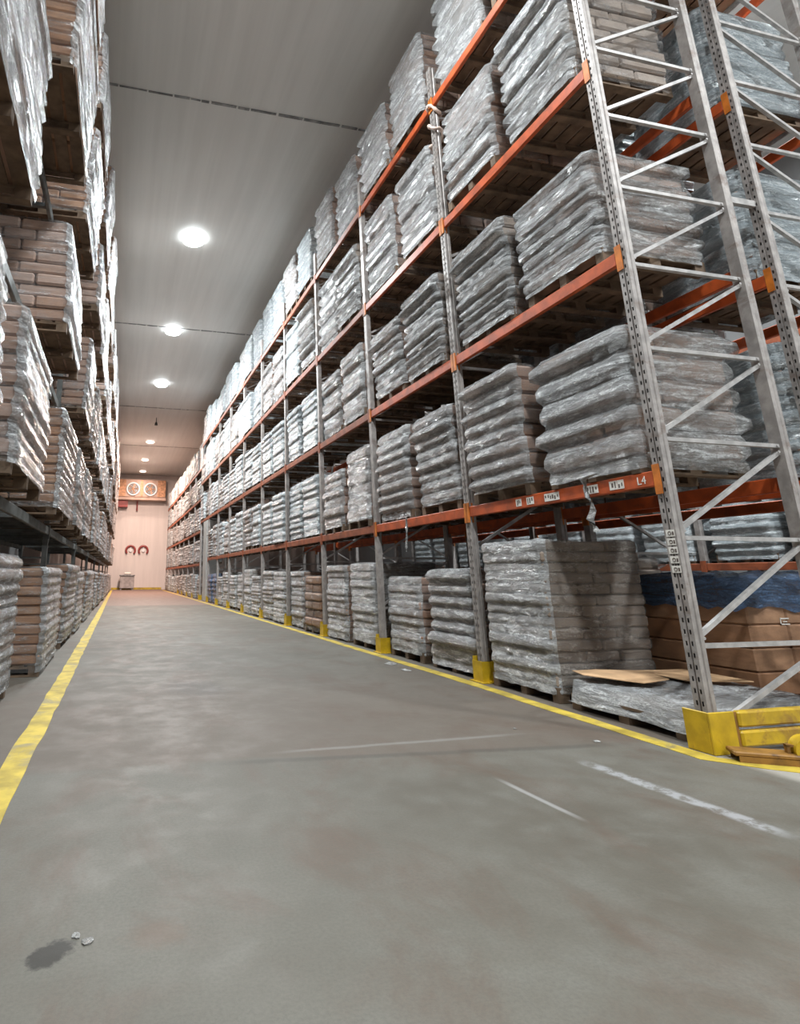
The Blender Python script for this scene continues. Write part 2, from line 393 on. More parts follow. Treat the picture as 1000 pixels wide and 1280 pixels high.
mb = MB(); mb.box(-0.35, 3.65, FAR - 0.05, FAR, 0, 0.16); struct(mb, 'baseboard_far', MAT['line'], 'low yellow kerb along the far wall')

# ------------------------------------------------------------------ lamps
lamp_words = ['round ceiling lamp behind the camera', 'round ceiling lamp overhead just behind the camera', 'added round fill lamp above the near bay, out of view',
              'round bright ceiling lamp nearest the camera, biggest of the aisle row',
              'second bright round ceiling lamp from the camera above the aisle',
              'third bright round ceiling lamp, just before the pinkish far ceiling',
              'dim warm ceiling lamp, nearest of the three before the far cooler',
              'dim warm ceiling lamp, middle one of the three before the far cooler',
              'dim warm ceiling lamp right above the far wall cooler',
              'ceiling lamp over the right hand aisle, nearest the open end', 'ceiling lamp over the right hand aisle, second from open end',
              'ceiling lamp over the right hand aisle, third from open end', 'ceiling lamp over the right hand aisle, farthest in']
for i, (x, y, c, w, glow) in enumerate(LAMPS):
    t = thing('ceiling_lamp', lamp_words[i], 'lamp', (x, y, CEIL), 'ceiling lamps over the aisles')
    s = 0.27
    mb = MB(); mb.cyl((0, 0, -0.045), (0, 0, 0), s * .8, s * .9, 24); build(mb, 'housing', MAT['housing'], t)
    mb = MB(); nr = 9
    rows = [(s * math.sin(math.pi * q / nr), -0.035 - 0.07 + 0.07 * math.cos(math.pi * q / nr)) for q in range(nr + 1)]
    vs = [(max(r_, .001) * math.cos(2 * math.pi * k / 24), max(r_, .001) * math.sin(2 * math.pi * k / 24), z_) for r_, z_ in rows for k in range(24)]
    mb.add(vs, [(q * 24 + k, (q + 1) * 24 + k, (q + 1) * 24 + (k + 1) % 24, q * 24 + (k + 1) % 24) for q in range(nr) for k in range(24)], 0, .5, True)
    build(mb, 'globe', emis('lamp_glow_%d' % i, c, glow), t)
    ld = bpy.data.lights.new('lamp_light', 'AREA'); ld.shape = 'DISK'; ld.size = s * 1.7; ld.energy = w; ld.color = c
    lo = bpy.data.objects.new('lamp_light', ld); COL.objects.link(lo); lo.parent = t; lo.location = (0, 0, -0.20)

# ------------------------------------------------------------------ rack steelwork
HOLE_W, HOLE_H = 0.013, 0.030
def post_mb(h, detail, w=0.095, d=0.075, side=-1):
    """hollow upright; aisle face normal = side*X with two columns of slots. origin = aisle/camera corner at base, y from 0 to w, x from 0 to d (away from aisle)"""
    mb = MB(); sg = -side
    X = lambda x: x * sg
    if not detail:
        a, b_ = sorted((X(0), X(d))); mb.box(a, b_, 0, w, 0, h)
    else:
        ys = [0, 0.020, 0.020 + HOLE_W, w / 2 - .008, w / 2 + .008, w - 0.020 - HOLE_W, w - 0.020, w]
        rec = [0, 0, 0, 0, 0.012, 0, 0, 0]
        z = 0; zs = [0]
        while z + 0.075 < h: zs += [z + 0.0225, z + 0.0225 + HOLE_H, z + 0.075]; z += 0.075
        zs.append(h)
        for zi in range(len(zs) - 1):
            hole = zi % 3 == 1 and zi < len(zs) - 2
            for yi in range(7):
                if hole and yi in (1, 5): continue
                x = 0.012 if yi == 3 else 0
                q = [(X(x), ys[yi], zs[zi]), (X(x), ys[yi], zs[zi + 1]), (X(x), ys[yi + 1], zs[zi + 1]), (X(x), ys[yi + 1], zs[zi])]
                mb.add(q, [(0, 1, 2, 3)])
        for ya in (ys[3], ys[4]):
            mb.add([(X(0), ya, 0), (X(0.012), ya, 0), (X(0.012), ya, h), (X(0), ya, h)], [(0, 1, 2, 3)])
        # camera-side web with a rolled groove, far web, back
        for (ya, yb) in ((0, 0), (w, w)):
            for (xa, xb, dy0, dy1) in ((0, .024, 0, 0), (.024, .030, 0, .008), (.030, .040, .008, .008), (.040, .046, .008, 0), (.046, d, 0, 0)):
                s_ = 1 if ya == 0 else -1
                mb.add([(X(xa), ya + s_ * dy0, 0), (X(xb), ya + s_ * dy1, 0), (X(xb), ya + s_ * dy1, h), (X(xa), ya + s_ * dy0, h)], [(0, 1, 2, 3)])
        mb.add([(X(d), 0, 0), (X(d), w, 0), (X(d), w, h), (X(d), 0, h)], [(0, 1, 2, 3)])
        mb.add([(X(0), 0, h), (X(d), 0, h), (X(d), w, h), (X(0), w, h)], [(0, 1, 2, 3)])
    # foot plate
    a, b_ = sorted((X(-0.03), X(d + 0.03))); mb.box(a, b_, -0.03, w + 0.03, 0, 0.012)
    return mb
POST_CACHE = {}
def post_mesh(h, detail, side, m):
    k = (h, detail, side, m.name)
    if k not in POST_CACHE: POST_CACHE[k] = post_mb(h, detail, side=side).mesh('post', [m])
    return POST_CACHE[k]
BR_CACHE = {}
def upright(parent, y, side, h, detail, steel, bracem, flip=False, dep=DEP, x0=0.0, diag=True):
    """side=-1: aisle on -X. local x=0 at the aisle post face."""
    f = bpy.data.objects.new('upright_frame', None); COL.objects.link(f); f.parent = parent; f.location = (x0, y, 0); f.empty_display_size = .1
    sg = -side
    p = obj('post', post_mesh(h, detail, side, steel), f)
    p2 = obj('post', post_mesh(h, detail, -side, steel), f); p2.location = (sg * (dep + 0.075), 0, 0)
    zs = [0.62 + 0.725 * i for i in range(int((h - 0.7) / 0.725) + 1)]
    xa, xb = 0.07, dep + 0.004; yb = 0.040
    pieces = []
    for i, z in enumerate(zs):
        pieces.append(((xa, yb, z), (xb, yb, z)))
        zn = zs[i + 1] if i + 1 < len(zs) else None
        if zn and diag: pieces.append(((xa, yb + .012, z + 0.05), (xb, yb + .012, zn - 0.05)) if not flip else ((xa, yb + .012, zn - 0.05), (xb, yb + .012, z + 0.05)))
    if diag: pieces.append(((xa, yb + .012, 0.10), (xb, yb + .012, zs[0] - .05)) if not flip else ((xa, yb + .012, zs[0] - .05), (xb, yb + .012, .10)))
    if detail:
        for a, b in pieces:
            mb = MB(); A = (a[0] * sg, a[1], a[2]); B = (b[0] * sg, b[1], b[2])
            mb.bar(A, B, 0.032, 0.030); 
            for c in (A, B): mb.cyl((c[0] + (0.03 if c is A else -0.03) * sg, -0.002 + 0.018, c[2]), (c[0] + (0.03 if c is A else -0.03) * sg, 0.02, c[2]), 0.011, n=8)
            build(mb, 'brace', bracem, f)
    else:
        k = (h, flip, side, bracem.name, dep)
        if k not in BR_CACHE:
            mb = MB()
            for a, b in pieces: mb.bar((a[0] * sg, a[1], a[2]), (b[0] * sg, b[1], b[2]), 0.032, 0.028)
            BR_CACHE[k] = mb.mesh('bracing', [bracem])
        obj('bracing', BR_CACHE[k], f)
    return f
BEAM_CACHE = {}
def beam(parent, x, y, z, ln, m, side=-1, hgt=0.115):
    """z = beam centre; front face at x (aisle side)"""
    k = (round(ln, 3), m.name, side)
    sg = -side
    if k not in BEAM_CACHE:
        mb = MB(); a, b_ = sorted((0, 0.045 * sg))
        mb.rbox(a, b_, 0, ln, -hgt / 2, hgt / 2, 0.007)
        a2, b2 = sorted((0.012 * sg, 0.03 * sg)); 
        BEAM_CACHE[k] = mb.mesh('beam', [m])
        for yy in (-0.012, ln + 0.004):
            mb = MB(); a, b_ = sorted((-0.006 * sg, 0.05 * sg)); mb.box(a, b_, yy, yy + 0.008, -0.12, 0.10)
            c, d_ = sorted((-0.008 * sg, -0.002 * sg)); mb.box(c, d_, yy - (0.05 if yy < 0 else 0), yy + (0.008 if yy < 0 else 0.058), -0.12, 0.10)
            BEAM_CACHE[('c', yy < 0) + k] = mb.mesh('connector', [MAT['connector'] if m is MAT['orange'] else m])
    o = obj('beam', BEAM_CACHE[k], parent); o.location = (x, y, z)
    for q in (True, False): obj('beam_connector', BEAM_CACHE[('c', q) + k], o)
    return o
LV = [1.78, 3.59, 5.455, 7.345]
H_POST = 7.95
rack = thing('pallet_rack', 'tall right hand pallet rack with orange beams and grey posts, from the yellow guard inwards', 'rack', (XR, Y0, 0))
PW = 0.095
for k in range(11):
    upright(rack, k * BAY, -1, H_POST, k < 2, MAT['steel'], MAT['brace'])
for k in range(10):
    for li, z in enumerate(LV):
        if k == 9 and li == 0: continue
        beam(rack, -0.004, k * BAY + PW + .004, z, BAY - PW - .008, MAT['orange' if k < 2 else 'beam_dark'])
        if k < 5: beam(rack, DEP + 0.035, k * BAY + PW + .004, z, BAY - PW - .008, MAT['orange'])
# location stickers on the nearest lower beam and on the nearest post
b0 = [c for c in rack.children if c.name.startswith('beam')][0]
def sticker(parent, y0, y1, z0, z1, rr, x=-0.0035):
    mb = MB(); mb.box(x, 0, y0, y1, z0, z1)
    o = build(mb, 'sticker', MAT['white'], parent); o['label'] = 'pale location sticker with dark marks'
    mb = MB(); yy = y0 + 0.012
    while yy < y1 - 0.02:
        w = rr.uniform(.008, .02); a = rr.uniform(.1, .45) * (z1 - z0); b = rr.uniform(.55, .9) * (z1 - z0)
        mb.box(x - .0006, x, yy, yy + w, z0 + a, z0 + b); yy += w + rr.uniform(.006, .02)
    m = build(mb, 'print', MAT['ink'], o)
rr = random.Random(3)
for (a, b) in ((0.27, 0.33), (0.335, 0.41), (0.53, 0.66), (0.98, 1.17), (1.32, 1.42), (1.50, 1.58)):
    sticker(b0, a, b, -0.035, 0.035, rr)
cu = bpy.data.curves.new('beam_text', 'FONT'); cu.body = 'L4'; cu.size = 0.085; cu.extrude = 0.0008; cu.align_x = 'LEFT'
tmp = bpy.data.objects.new('tmp_text', cu); COL.objects.link(tmp); bpy.context.view_layer.update()
tm = bpy.data.meshes.new_from_object(tmp.evaluated_get(bpy.context.evaluated_depsgraph_get())); bpy.data.objects.remove(tmp)
to = obj('beam_lettering', tm, b0); tm.materials.clear(); tm.materials.append(MAT['white'])
to.location = (-0.0015, 0.15, -0.03); to.rotation_euler = (math.pi / 2, 0, -math.pi / 2)
f0 = [c for c in rack.children if c.name.startswith('upright')][0]
p0 = f0.children[0]
for i, z in enumerate((1.375, 1.315, 1.255, 1.19, 1.125)):
    mb = MB(); mb.box(-0.003, 0, 0.012 + .004 * (i % 2), 0.080, z - 0.022, z + 0.026)
    o = build(mb, 'post_sticker', MAT['white'], p0); o['label'] = 'small white code sticker'
    mb = MB(); mb.ring((-0.0035, 0.05, z + .002), (1, 0, 0), 0.012, 0.0025, 12, 5); mb.box(-.0042, -.003, .018, .030, z - .012, z + .012); build(mb, 'print', MAT['ink'], o)

# far stretch of the right rack (lower levels) after the pillar
LVF = [1.60, 3.15, 4.70, 6.25]
rackf = thing('pallet_rack', 'farther right hand pallet rack beyond the grey pillar, beside the far wall', 'rack', (XR, 28.55, 0))
for k in range(9): upright(rackf, k * BAY, -1, 7.3, False, MAT['steel'], MAT['brace'])
for k in range(8):
    for z in LVF: beam(rackf, -0.004, k * BAY + PW + .004, z, BAY - PW - .008, MAT['beam_dark'])
# back-to-back rack
rackb = thing('pallet_rack', 'second pallet rack standing back to back behind the near right rack', 'rack', (XR + BK, Y0, 0))
for k in range(6): upright(rackb, k * BAY, -1, H_POST, k < 1, MAT['steel'], MAT['brace'], flip=True)
for k in range(5):
    for z in LV:
        beam(rackb, -0.004, k * BAY + PW + .004, z, BAY - PW - .008, MAT['orange'])
        if k < 3: beam(rackb, DEP + 0.035, k * BAY + PW + .004, z, BAY - PW - .008, MAT['orange'])
for z in (1.1, 4.32, 6.9):
    mb = MB(); mb.box(DEP + 0.075 - BK, 0, 0.03, 0.07, z - 0.03, z + 0.03); build(mb, 'row_spacer', MAT['brace'], rackb)
# rack across the right hand aisle
rackx = thing('pallet_rack', 'pallet rack across the right hand aisle, glimpsed through the near bay', 'rack', (9.4, 2.9, 0))
LVX = [1.22, 2.85, 4.5]
for k in range(7): upright(rackx, k * BAY, -1, 6.2, False, MAT['steel'], MAT['brace'])
for k in range(6):
    for z in LVX: beam(rackx, -0.004, k * BAY + PW + .004, z, BAY - PW - .008, MAT['beam_dark'])  # background shade put into the darker beam colour
# left rack, turned a touch
LROT = -0.0105
LX, LYo = -1.15, 4.20 - 5.3
LP = 5.30                                            # post spacing
LVL = [1.74, 3.66, 5.50, 7.30]
rackl = thing('pallet_rack', 'left hand pallet rack with dark steelwork, full of wrapped loads', 'rack', (LX, LYo, 0), rz=LROT)
for k in range(10): upright(rackl, k * LP, 1, H_POST, False, MAT['darksteel'], MAT['darksteel'], diag=False)
for k in range(9):
    for z in LVL: beam(rackl, 0.004, k * LP + PW + .004, z, LP - PW - .008, MAT['darksteel'], side=1)
    for z in LVL[:2]: 
        if k < 3: beam(rackl, -DEP - 0.035, k * LP + PW + .004, z, LP - PW - .008, MAT['darksteel'], side=1)
for k in range(4):
    for zi, z in enumerate(LVL[:3]):
        mb = MB()
        for j in range(9):
            yy = k * LP + 0.35 + j * 0.55; mb.box(-DEP + 0.0, -0.05, yy, yy + 0.06, z + 0.0, z + 0.05)
        build(mb, 'shelf_bars', MAT['darksteel'], rackl)

# ------------------------------------------------------------------ pallet loads
def pallet_mesh(dx, dy, h=0.125):
    mb = MB(); n = 7; w = dx / (n * 1.22)
    for i in range(n):
        x = i * (dx - w) / (n - 1); mb.box(x, x + w, 0, dy, h - 0.02, h)
    for j in range(3):
        y = j * (dy - 0.09) / 2; mb.box(0, dx, y, y + 0.09, h - 0.042, h - 0.02)
        for i in range(3):
            x = i * (dx - 0.12) / 2; mb.box(x, x + 0.12, y, y + 0.09, 0.018, h - 0.042)
        mb.box(0, dx, y, y + 0.09, 0, 0.018)
    return mb.mesh('pallet', [MAT['wood']])
def load_meshes(seed, dx, dy, h, layers, nx, ny, lean=0.03, jut=0.018, film=('film', 'film_thin_dim'), carton='carton', bulge=0.014, thin='-+'):
    """local frame: x 0..dx (0 = aisle face), y 0..dy, z 0..h (0 = pallet top)"""
    r = random.Random(seed); lh = h / layers
    lx, ly = r.uniform(-lean, lean), r.uniform(-lean, lean) * .6
    wob = [(r.uniform(-jut, jut), r.uniform(-jut, jut)) for _ in range(layers)]
    bounds = []
    ins = 0.03
    for i in range(layers):
        t = (i + .5) / layers; ox = lx * t * t + wob[i][0]; oy = ly * t * t + wob[i][1]
        sh = r.uniform(0, 0.015)
        bounds.append((ins + ox + sh, dx - ins + ox - sh, ins + oy + sh, dy - ins + oy - sh))
    mb = MB()
    for i, (x0, x1, y0, y1) in enumerate(bounds):
        a, b = (nx, ny) if i % 2 == 0 else (ny, nx)
        for p in range(a):
            for q in range(b):
                g = 0.004; t = r.random(); j = lambda: r.uniform(-.008, .008)
                zs = i * lh
                mb.rbox(x0 + (x1 - x0) * p / a + g + j(), x0 + (x1 - x0) * (p + 1) / a - g + j(), y0 + (y1 - y0) * q / b + g + j(), y0 + (y1 - y0) * (q + 1) / b - g + j(),
                        zs + .002, zs + lh - .004 + r.uniform(-.004, .003), lh * 0.16, 0, t)
    goods = mb.mesh('carton_stack', [MAT[carton]])
    # film: rings around the layers
    fm = MB(); NP = 44; rows = []
    def ringpts(b, off, z, ph):
        x0, x1, y0, y1 = b; x0 -= off; x1 += off; y0 -= off; y1 += off; cr = 0.05
        per = [];
        sides = [((x0, y1 - cr), (x0, y0 + cr)), ((x0 + cr, y0), (x1 - cr, y0)), ((x1, y0 + cr), (x1, y1 - cr)), ((x1 - cr, y1), (x0 + cr, y1))]
        for (a, c) in sides:
            m = NP // 4
            for k in range(m):
                t = k / (m - 1); per.append((a[0] + (c[0] - a[0]) * t, a[1] + (c[1] - a[1]) * t))
        out = []
        cx, cy = (x0 + x1) / 2, (y0 + y1) / 2
        for k, (x, y) in enumerate(per):
            n = 0.006 * math.sin(k * 1.7 + ph) + r.uniform(-.006, .006)
            # keep the film outside the goods
            n = max(n, -off * 0.5)
            dxn, dyn = (x - cx) / (x1 - x0) * 2, (y - cy) / (y1 - y0) * 2
            ax = abs(dxn) > abs(dyn)
            out.append((x + (math.copysign(n, dxn) if ax else 0), y + (math.copysign(n, dyn) if not ax else 0), z + r.uniform(-.006, .006)))
        return out
    band = [r.random() for _ in range(layers)]
    skirt = r.choice((-.095, -.095, -.09, -.05, -.02))
    rows.append(ringpts(bounds[0], 0.014, skirt, 0)); rows.append(ringpts(bounds[0], 0.018, skirt * .5, 2))
    for i, b in enumerate(bounds):
        big = bulge * (2.2 if band[i] > 0.6 else 1.0)
        for (tt, off) in ((0.06, 0.008), (0.3, 0.012 + big), (0.62, 0.012 + big * 0.9), (0.94, 0.008)):
            rows.append(ringpts(b, off, (i + tt) * lh, r.random() * 6))
    b = bounds[-1]
    rows.append(ringpts(b, -0.015, h + 0.012, 0)); rows.append(ringpts(b, -0.15, h + 0.016, 0))
    n = len(rows[0]); q = n // 4
    for rw in rows: fm.v += rw
    for i in range(len(rows) - 1):
        for k in range(n):
            k2 = (k + 1) % n; fm.f.append([i * n + k, i * n + k2, (i + 1) * n + k2, (i + 1) * n + k])
            side = k // q
            fm.m.append(1 if side in ((1, 3)) else 0); fm.t.append(.5); fm.sm.append(True)
    film_me = fm.mesh('stretch_film', [MAT[film[0]], MAT[film[1]]])
    return goods, film_me
PAL = pallet_mesh(1.16, 1.06); PAL_L = pallet_mesh(1.16, 1.85); 
PAL.name = 'pallet'
VAR = []
for i in range(16):
    VAR.append(load_meshes(100 + i, 1.16, 1.06, 1.10, [7, 8, 9, 6][i % 4], 3, 2, lean=0.06, jut=0.022, bulge=[.010, .018, .026][i % 3], carton=['carton', 'carton', 'carton_grey'][i % 3]))
VPALE = [load_meshes(200 + i, 1.16, 1.06, 1.10, 7 + i % 3, 3, 2, jut=.011, bulge=.008, film=('film_pale', 'film_pale')) for i in range(5)]
VGRD = [load_meshes(500 + i, 1.16, 1.06, 1.10, 9 + i % 3, 3, 2, lean=.03, jut=.009, bulge=.003, carton=['carton', 'carton_grey'][i % 2], film=('film', ['film_thin_dim', 'film_side'][i % 2])) for i in range(6)]
VLEFT = [load_meshes(300 + i, 1.18, 1.85, 1.22, 9 + i % 2, 2, 3, lean=0.07, jut=0.012, bulge=.008, film=('film_left', 'film_thin_dim'), carton='carton_brown' if i % 2 else 'carton') for i in range(8)]
VBLUE = [load_meshes(400, 1.16, 1.06, 1.10, 6, 3, 2, film=('film_blue', 'film_blue'), carton='carton_grey')]
VBROWN = [load_meshes(410, 1.10, 1.0, 1.10, 6, 2, 2, film=('film_thin_dim', 'film_thin_dim'), carton='carton_brown')]
def place(label, group, xyz, var, pal, hs=1.0, sx=1.0, sy=1.0, rz=0.0, mirror=False):
    t = thing('pallet_load', label, 'pallet load', xyz, group, rz)
    p = obj('pallet', pal, t); g = obj('carton_stack', var[0], t); f = obj('stretch_film', var[1], t)
    p.scale = (sx * .93, sy * .93, 1); p.location = (.04 * (-1 if mirror else 1) * sx, .037 * sy * (1.7 if pal is PAL_L else 1), 0)
    for o in (g, f): o.location = (0, 0, 0.127); o.scale = (sx, sy, hs)
    if mirror:                                   # aisle face looks to +X (left rack)
        for o in (p, g, f): o.scale[0] *= -1
    return t
ORD = ['first', 'second', 'third', 'fourth', 'fifth', 'sixth', 'seventh', 'eighth', 'ninth', 'tenth', 'eleventh', 'twelfth', 'thirteenth', 'fourteenth', 'fifteenth', 'sixteenth', 'seventeenth', 'eighteenth', 'nineteenth', 'twentieth']
TIER = ['on floor', 'first level', 'second level', 'third level', 'top level']
beam_top = [0.0] + [z + 0.0575 for z in LV]
rl = random.Random(77)
special = {
    (0, 0, 0): None, (9, 0, 0): None, (9, 1, 0): None, (9, 0, 1): None, (9, 1, 1): None,
}
def half(j): return 'nearer one' if j == 0 else 'farther one'
for k in range(10):
    for ti in range(5):
        for j in range(2):
            if (k, j, ti) in special: continue
            y = Y0 + k * BAY + (0.175 if j == 0 else 1.345) + rl.uniform(-.015, .015)
            hs = rl.uniform(0.86, 1.10) * (1.0 if ti else 0.95) * (1.12 if ti == 3 else 1.0) * (1.1 if ti == 4 else 1)
            x = XR - 0.02 + rl.uniform(-.035, .03); var = VAR[rl.randrange(16)]; sy = 1.0; look = 'grey film-wrapped pallet load'
            if ti == 0: var = VGRD[rl.randrange(6)]
            if k >= 3 and ti >= 1 and rl.random() < 0.75: var = VPALE[rl.randrange(5)]; look = 'pale film-wrapped pallet load'
            if (k, j, ti) == (0, 1, 0): y = 4.765; hs = 1.16; var = load_meshes(901, 1.16, 1.06, 1.10, 13, 3, 2, lean=.02, jut=.004, bulge=.002, carton='carton_grey', film=('film', 'film_flat')); look = 'tall neat grey wrapped load'
            if (k, j, ti) == (0, 0, 1): y = 3.56; hs = 1.0; var = load_meshes(902, 1.16, 1.10, 1.10, 5, 3, 2, lean=.05, jut=.03, bulge=.03, film=('film', 'film_side'))
            if (k, j, ti) == (0, 1, 1): y = 4.80; var = load_meshes(903, 1.16, 1.06, 1.10, 8, 3, 2, lean=.09, jut=.03, bulge=.02)
            if (k, j, ti) == (0, 0, 2): var = load_meshes(904, 1.16, 1.10, 1.10, 8, 3, 2, lean=.06, jut=.025, bulge=.015, film=('film', 'film_side'))
            if (k, j, ti) == (1, 0, 0): var = load_meshes(905, 1.16, 1.06, 1.10, 7, 2, 2, lean=.03, jut=.025, bulge=.012, carton='carton'); hs = .93
            if (k, j, ti) == (3, 0, 0): var = VBROWN[0]; look = 'brown carton pallet load'; hs = .86
            if (k, j, ti) in ((8, 0, 0), (8, 1, 0)): var = VBLUE[0]; look = 'blue film-wrapped pallet load'
            lab = '%s, near right rack, %s, %s bay, %s' % (look, TIER[ti], ORD[k], half(j))
            place(lab, 'wrapped loads in the near right rack', (x, y, beam_top[ti] + 0.002), var, PAL, hs, 1, .955, rz=rl.uniform(-.022, .022))
bt = [0.0] + [z + 0.0575 for z in LVF]
for k in range(8):
    for ti in range(5):
        for j in range(2):
            y = 28.55 + k * BAY + (0.175 if j == 0 else 1.345)
            if y + 1.0 > FAR - 1.2: continue
            pale = rl.random() < .7
            var = VPALE[rl.randrange(5)] if pale else VAR[rl.randrange(16)]
            lab = '%s wrapped pallet load, far right rack, %s, %s bay past pillar, %s' % ('pale' if pale else 'grey', TIER[ti], ORD[k], half(j))
            place(lab, 'wrapped loads in the far right rack', (XR - 0.02 + rl.uniform(-.03, .03), y, bt[ti] + .002), var, PAL, rl.uniform(.8, .95) * (1.1 if ti == 4 else 1), 1, .955, rz=rl.uniform(-.02, .02))
# back-to-back rack: near bays seen past the near frame
for k in range(4):
    for ti in range(5):
        for j in range(2):
            if ti == 0 and k == 0: continue
            if k > 1 and ti > 1: continue
            x = XR + BK + 0.06 + rl.uniform(-.02, .03); y = Y0 + k * BAY + (0.175 if j == 0 else 1.345)
            pale = rl.random() < .6 or (k == 0 and j == 0)
            var = VPALE[rl.randrange(5)] if pale else VAR[rl.randrange(16)]
            lab = '%s wrapped pallet load, rack behind the right one, %s, %s bay, %s' % ('pale' if pale else 'grey', TIER[ti], ORD[k], half(j))
            place(lab, 'wrapped loads in the rack behind', (x, y, beam_top[ti] + .002), var, PAL, rl.uniform(.95, 1.1), 1, .955, rz=rl.uniform(-.02, .02))
for k in range(6):
    for ti in (0, 1):
        for j in range(2):
            if ti == 0:  # floor loads added so the gap behind the near bay reads dark
                place('added blue film-wrapped pallet load, rack across the right aisle, on floor, %s bay, %s' % (ORD[k], half(j)), 'wrapped loads across the right aisle',
                  (9.38, 2.9 + k * BAY + (0.175 if j == 0 else 1.345), 0.002), VBLUE[0], PAL, .86, 1, .955); continue
            place('pale wrapped pallet load, rack across the right aisle, %s, %s bay, %s' % (TIER[ti], ORD[k], half(j)), 'wrapped loads across the right aisle',
                  (9.38, 2.9 + k * BAY + (0.175 if j == 0 else 1.345), LVX[ti - 1] + .06), VPALE[rl.randrange(5)], PAL, rl.uniform(.95, 1.1), 1, .955)
# left rack
c_, s_ = math.cos(LROT), math.sin(LROT)
def left_pos(y, over):                                  # y along aisle, over = how far past the post face
    ly = y - LYo; lx = over
    return (LX + lx * c_ - ly * s_, LYo + lx * s_ + ly * c_)
lbt = [0.0] + [z + 0.0575 for z in LVL]
starts = {0: [1.9, 4.55, 7.3], 1: [1.95, 4.42, 7.40], 2: [2.28, 6.35], 3: [1.9, 4.55, 6.95], 4: [2.2, 4.50, 7.0]}
over = {0: 0.32, 1: 0.36, 2: 0.39, 3: 0.46, 4: 0.50}
for ti in range(5):
    ys = list(starts[ti])
    for k in range(1, 8):
        y0 = 4.2 + 5.3 * k; a = rl.uniform(.2, .45)
        ys += [y0 + a, y0 + a + 2.0 + rl.uniform(.1, .65)]
    for n, y in enumerate(ys):
        vi = rl.randrange(8); var = VLEFT[vi]
        sy = rl.uniform(.94, 1.04); hs = rl.uniform(.95, 1.08)
        sy = min(sy, 1.0)
        x, yy = left_pos(y, over[ti] + rl.uniform(-.03, .03))
        if ti == 0 and n == 1: x -= 0.13
        lab = 'long film-wrapped pallet load, left rack, %s, %s from the camera' % (TIER[ti], ORD[n])
        place(lab, 'wrapped loads in the left rack', (x, yy, lbt[ti] + 0.002), var, PAL_L, hs * (0.86 if ti == 0 else 1), 1, sy, LROT + rl.uniform(-.012, .012), mirror=True)

# ------------------------------------------------------------------ pillar
mb = MB(); mb.rbox(XR - 0.02, XR + 0.5, 26.25, 27.35, 0, 3.5, 0.02)
tag(build(mb, 'pillar', MAT['concrete']), 'plain grey pillar interrupting the right rack', 'pillar')
# ------------------------------------------------------------------ post guards
def guard_mesh():
    mb = MB(); t = 0.008
    mb.box(-0.045, -0.045 + t, -0.04, 0.135, 0, 0.21); mb.box(-0.045 + t, 0.11, -0.04, -0.04 + t, 0, 0.21); mb.box(-0.045 + t, 0.11, 0.135 - t, 0.135, 0, 0.25)
    mb.box(-0.075, -0.045, -0.075, 0.17, 0, 0.01); mb.box(-0.045, 0.11, -0.075, -0.04, 0, 0.01); mb.box(-0.045, 0.11, 0.135, 0.17, 0, 0.01)
    for yy in (-0.058, 0.152): mb.cyl((0.03, yy, 0.01), (0.03, yy, 0.025), 0.012, n=8)
    return mb.mesh('post_guard', [MAT['yellow']])
GM = guard_mesh()
for k in range(1, 11):
    o = obj('post_guard', GM); o.location = (XR, Y0 + k * BAY, 0.0)
    tag(o, 'yellow steel guard at foot of the %s right rack post from camera' % ORD[k], 'guard', 'yellow guards at the feet of the right rack posts')
for k in range(1, 5):
    o = obj('post_guard', GM); o.location = (XR, 28.55 + k * BAY, 0.0)
    tag(o, 'yellow steel guard at foot of the %s far rack post past the pillar' % ORD[k], 'guard', 'yellow guards at the feet of the right rack posts')
# rack-end barrier
br = thing('guard_rail', 'yellow steel two-rail barrier wrapping the near end of the right rack', 'barrier', (XR, Y0, 0))
mb = MB(); a, b_ = -0.145, 0.06
mb.rbox(a, b_, -0.125, -0.112, 0, 0.245, 0.004)            # plate facing the camera
mb.rbox(a, a + 0.012, -0.112, 0.06, 0, 0.245, 0.004)       # plate facing the aisle

build(mb, 'corner_plate', MAT['yellow'], br)
for z in (0.150, 0.035):
    mb = MB(); mb.rbox(0.085, 3.3, -0.135, -0.085, z, z + 0.095, 0.012); build(mb, 'rail', MAT['yellow'], br)
mb = MB(); mb.box(0.060, 0.086, -0.118, -0.095, 0, 0.24); build(mb, 'rail_bracket', MAT['rust'], br)
mb = MB(); mb.box(3.1, 3.2, -0.09, 0.02, 0, 0.245); build(mb, 'rail_post', MAT['yellow'], br)
# hand truck forks lying in front
jk = thing('hand_pallet_truck', 'low yellow-brown hand truck fork on the floor before the barrier', 'hand truck', (3.72, 3.20, 0), rz=-0.55)
mb = MB(); mb.rbox(0.0, 0.95, -0.07, 0.07, 0.035, 0.060, 0.006); mb.box(0.02, 0.95, -0.07, -0.06, 0.0, 0.036); mb.box(0.02, 0.95, 0.06, 0.07, 0.0, 0.036)
build(mb, 'fork', MAT['rust'], jk)
mb = MB(); mb.cyl((0.40, -0.05, 0.075), (0.40, 0.05, 0.075), 0.085, n=24); mb.rbox(0.36, 0.62, -0.06, 0.06, 0.04, 0.155, 0.02)
build(mb, 'wheel_housing', MAT['yellow'], jk)
mb = MB(); mb.box(0.285, 0.30, -0.02, 0.02, 0.06, 0.105); mb.box(0.285, 0.34, -0.02, 0.02, 0.095, 0.107); build(mb, 'bracket', MAT['rust'], jk)

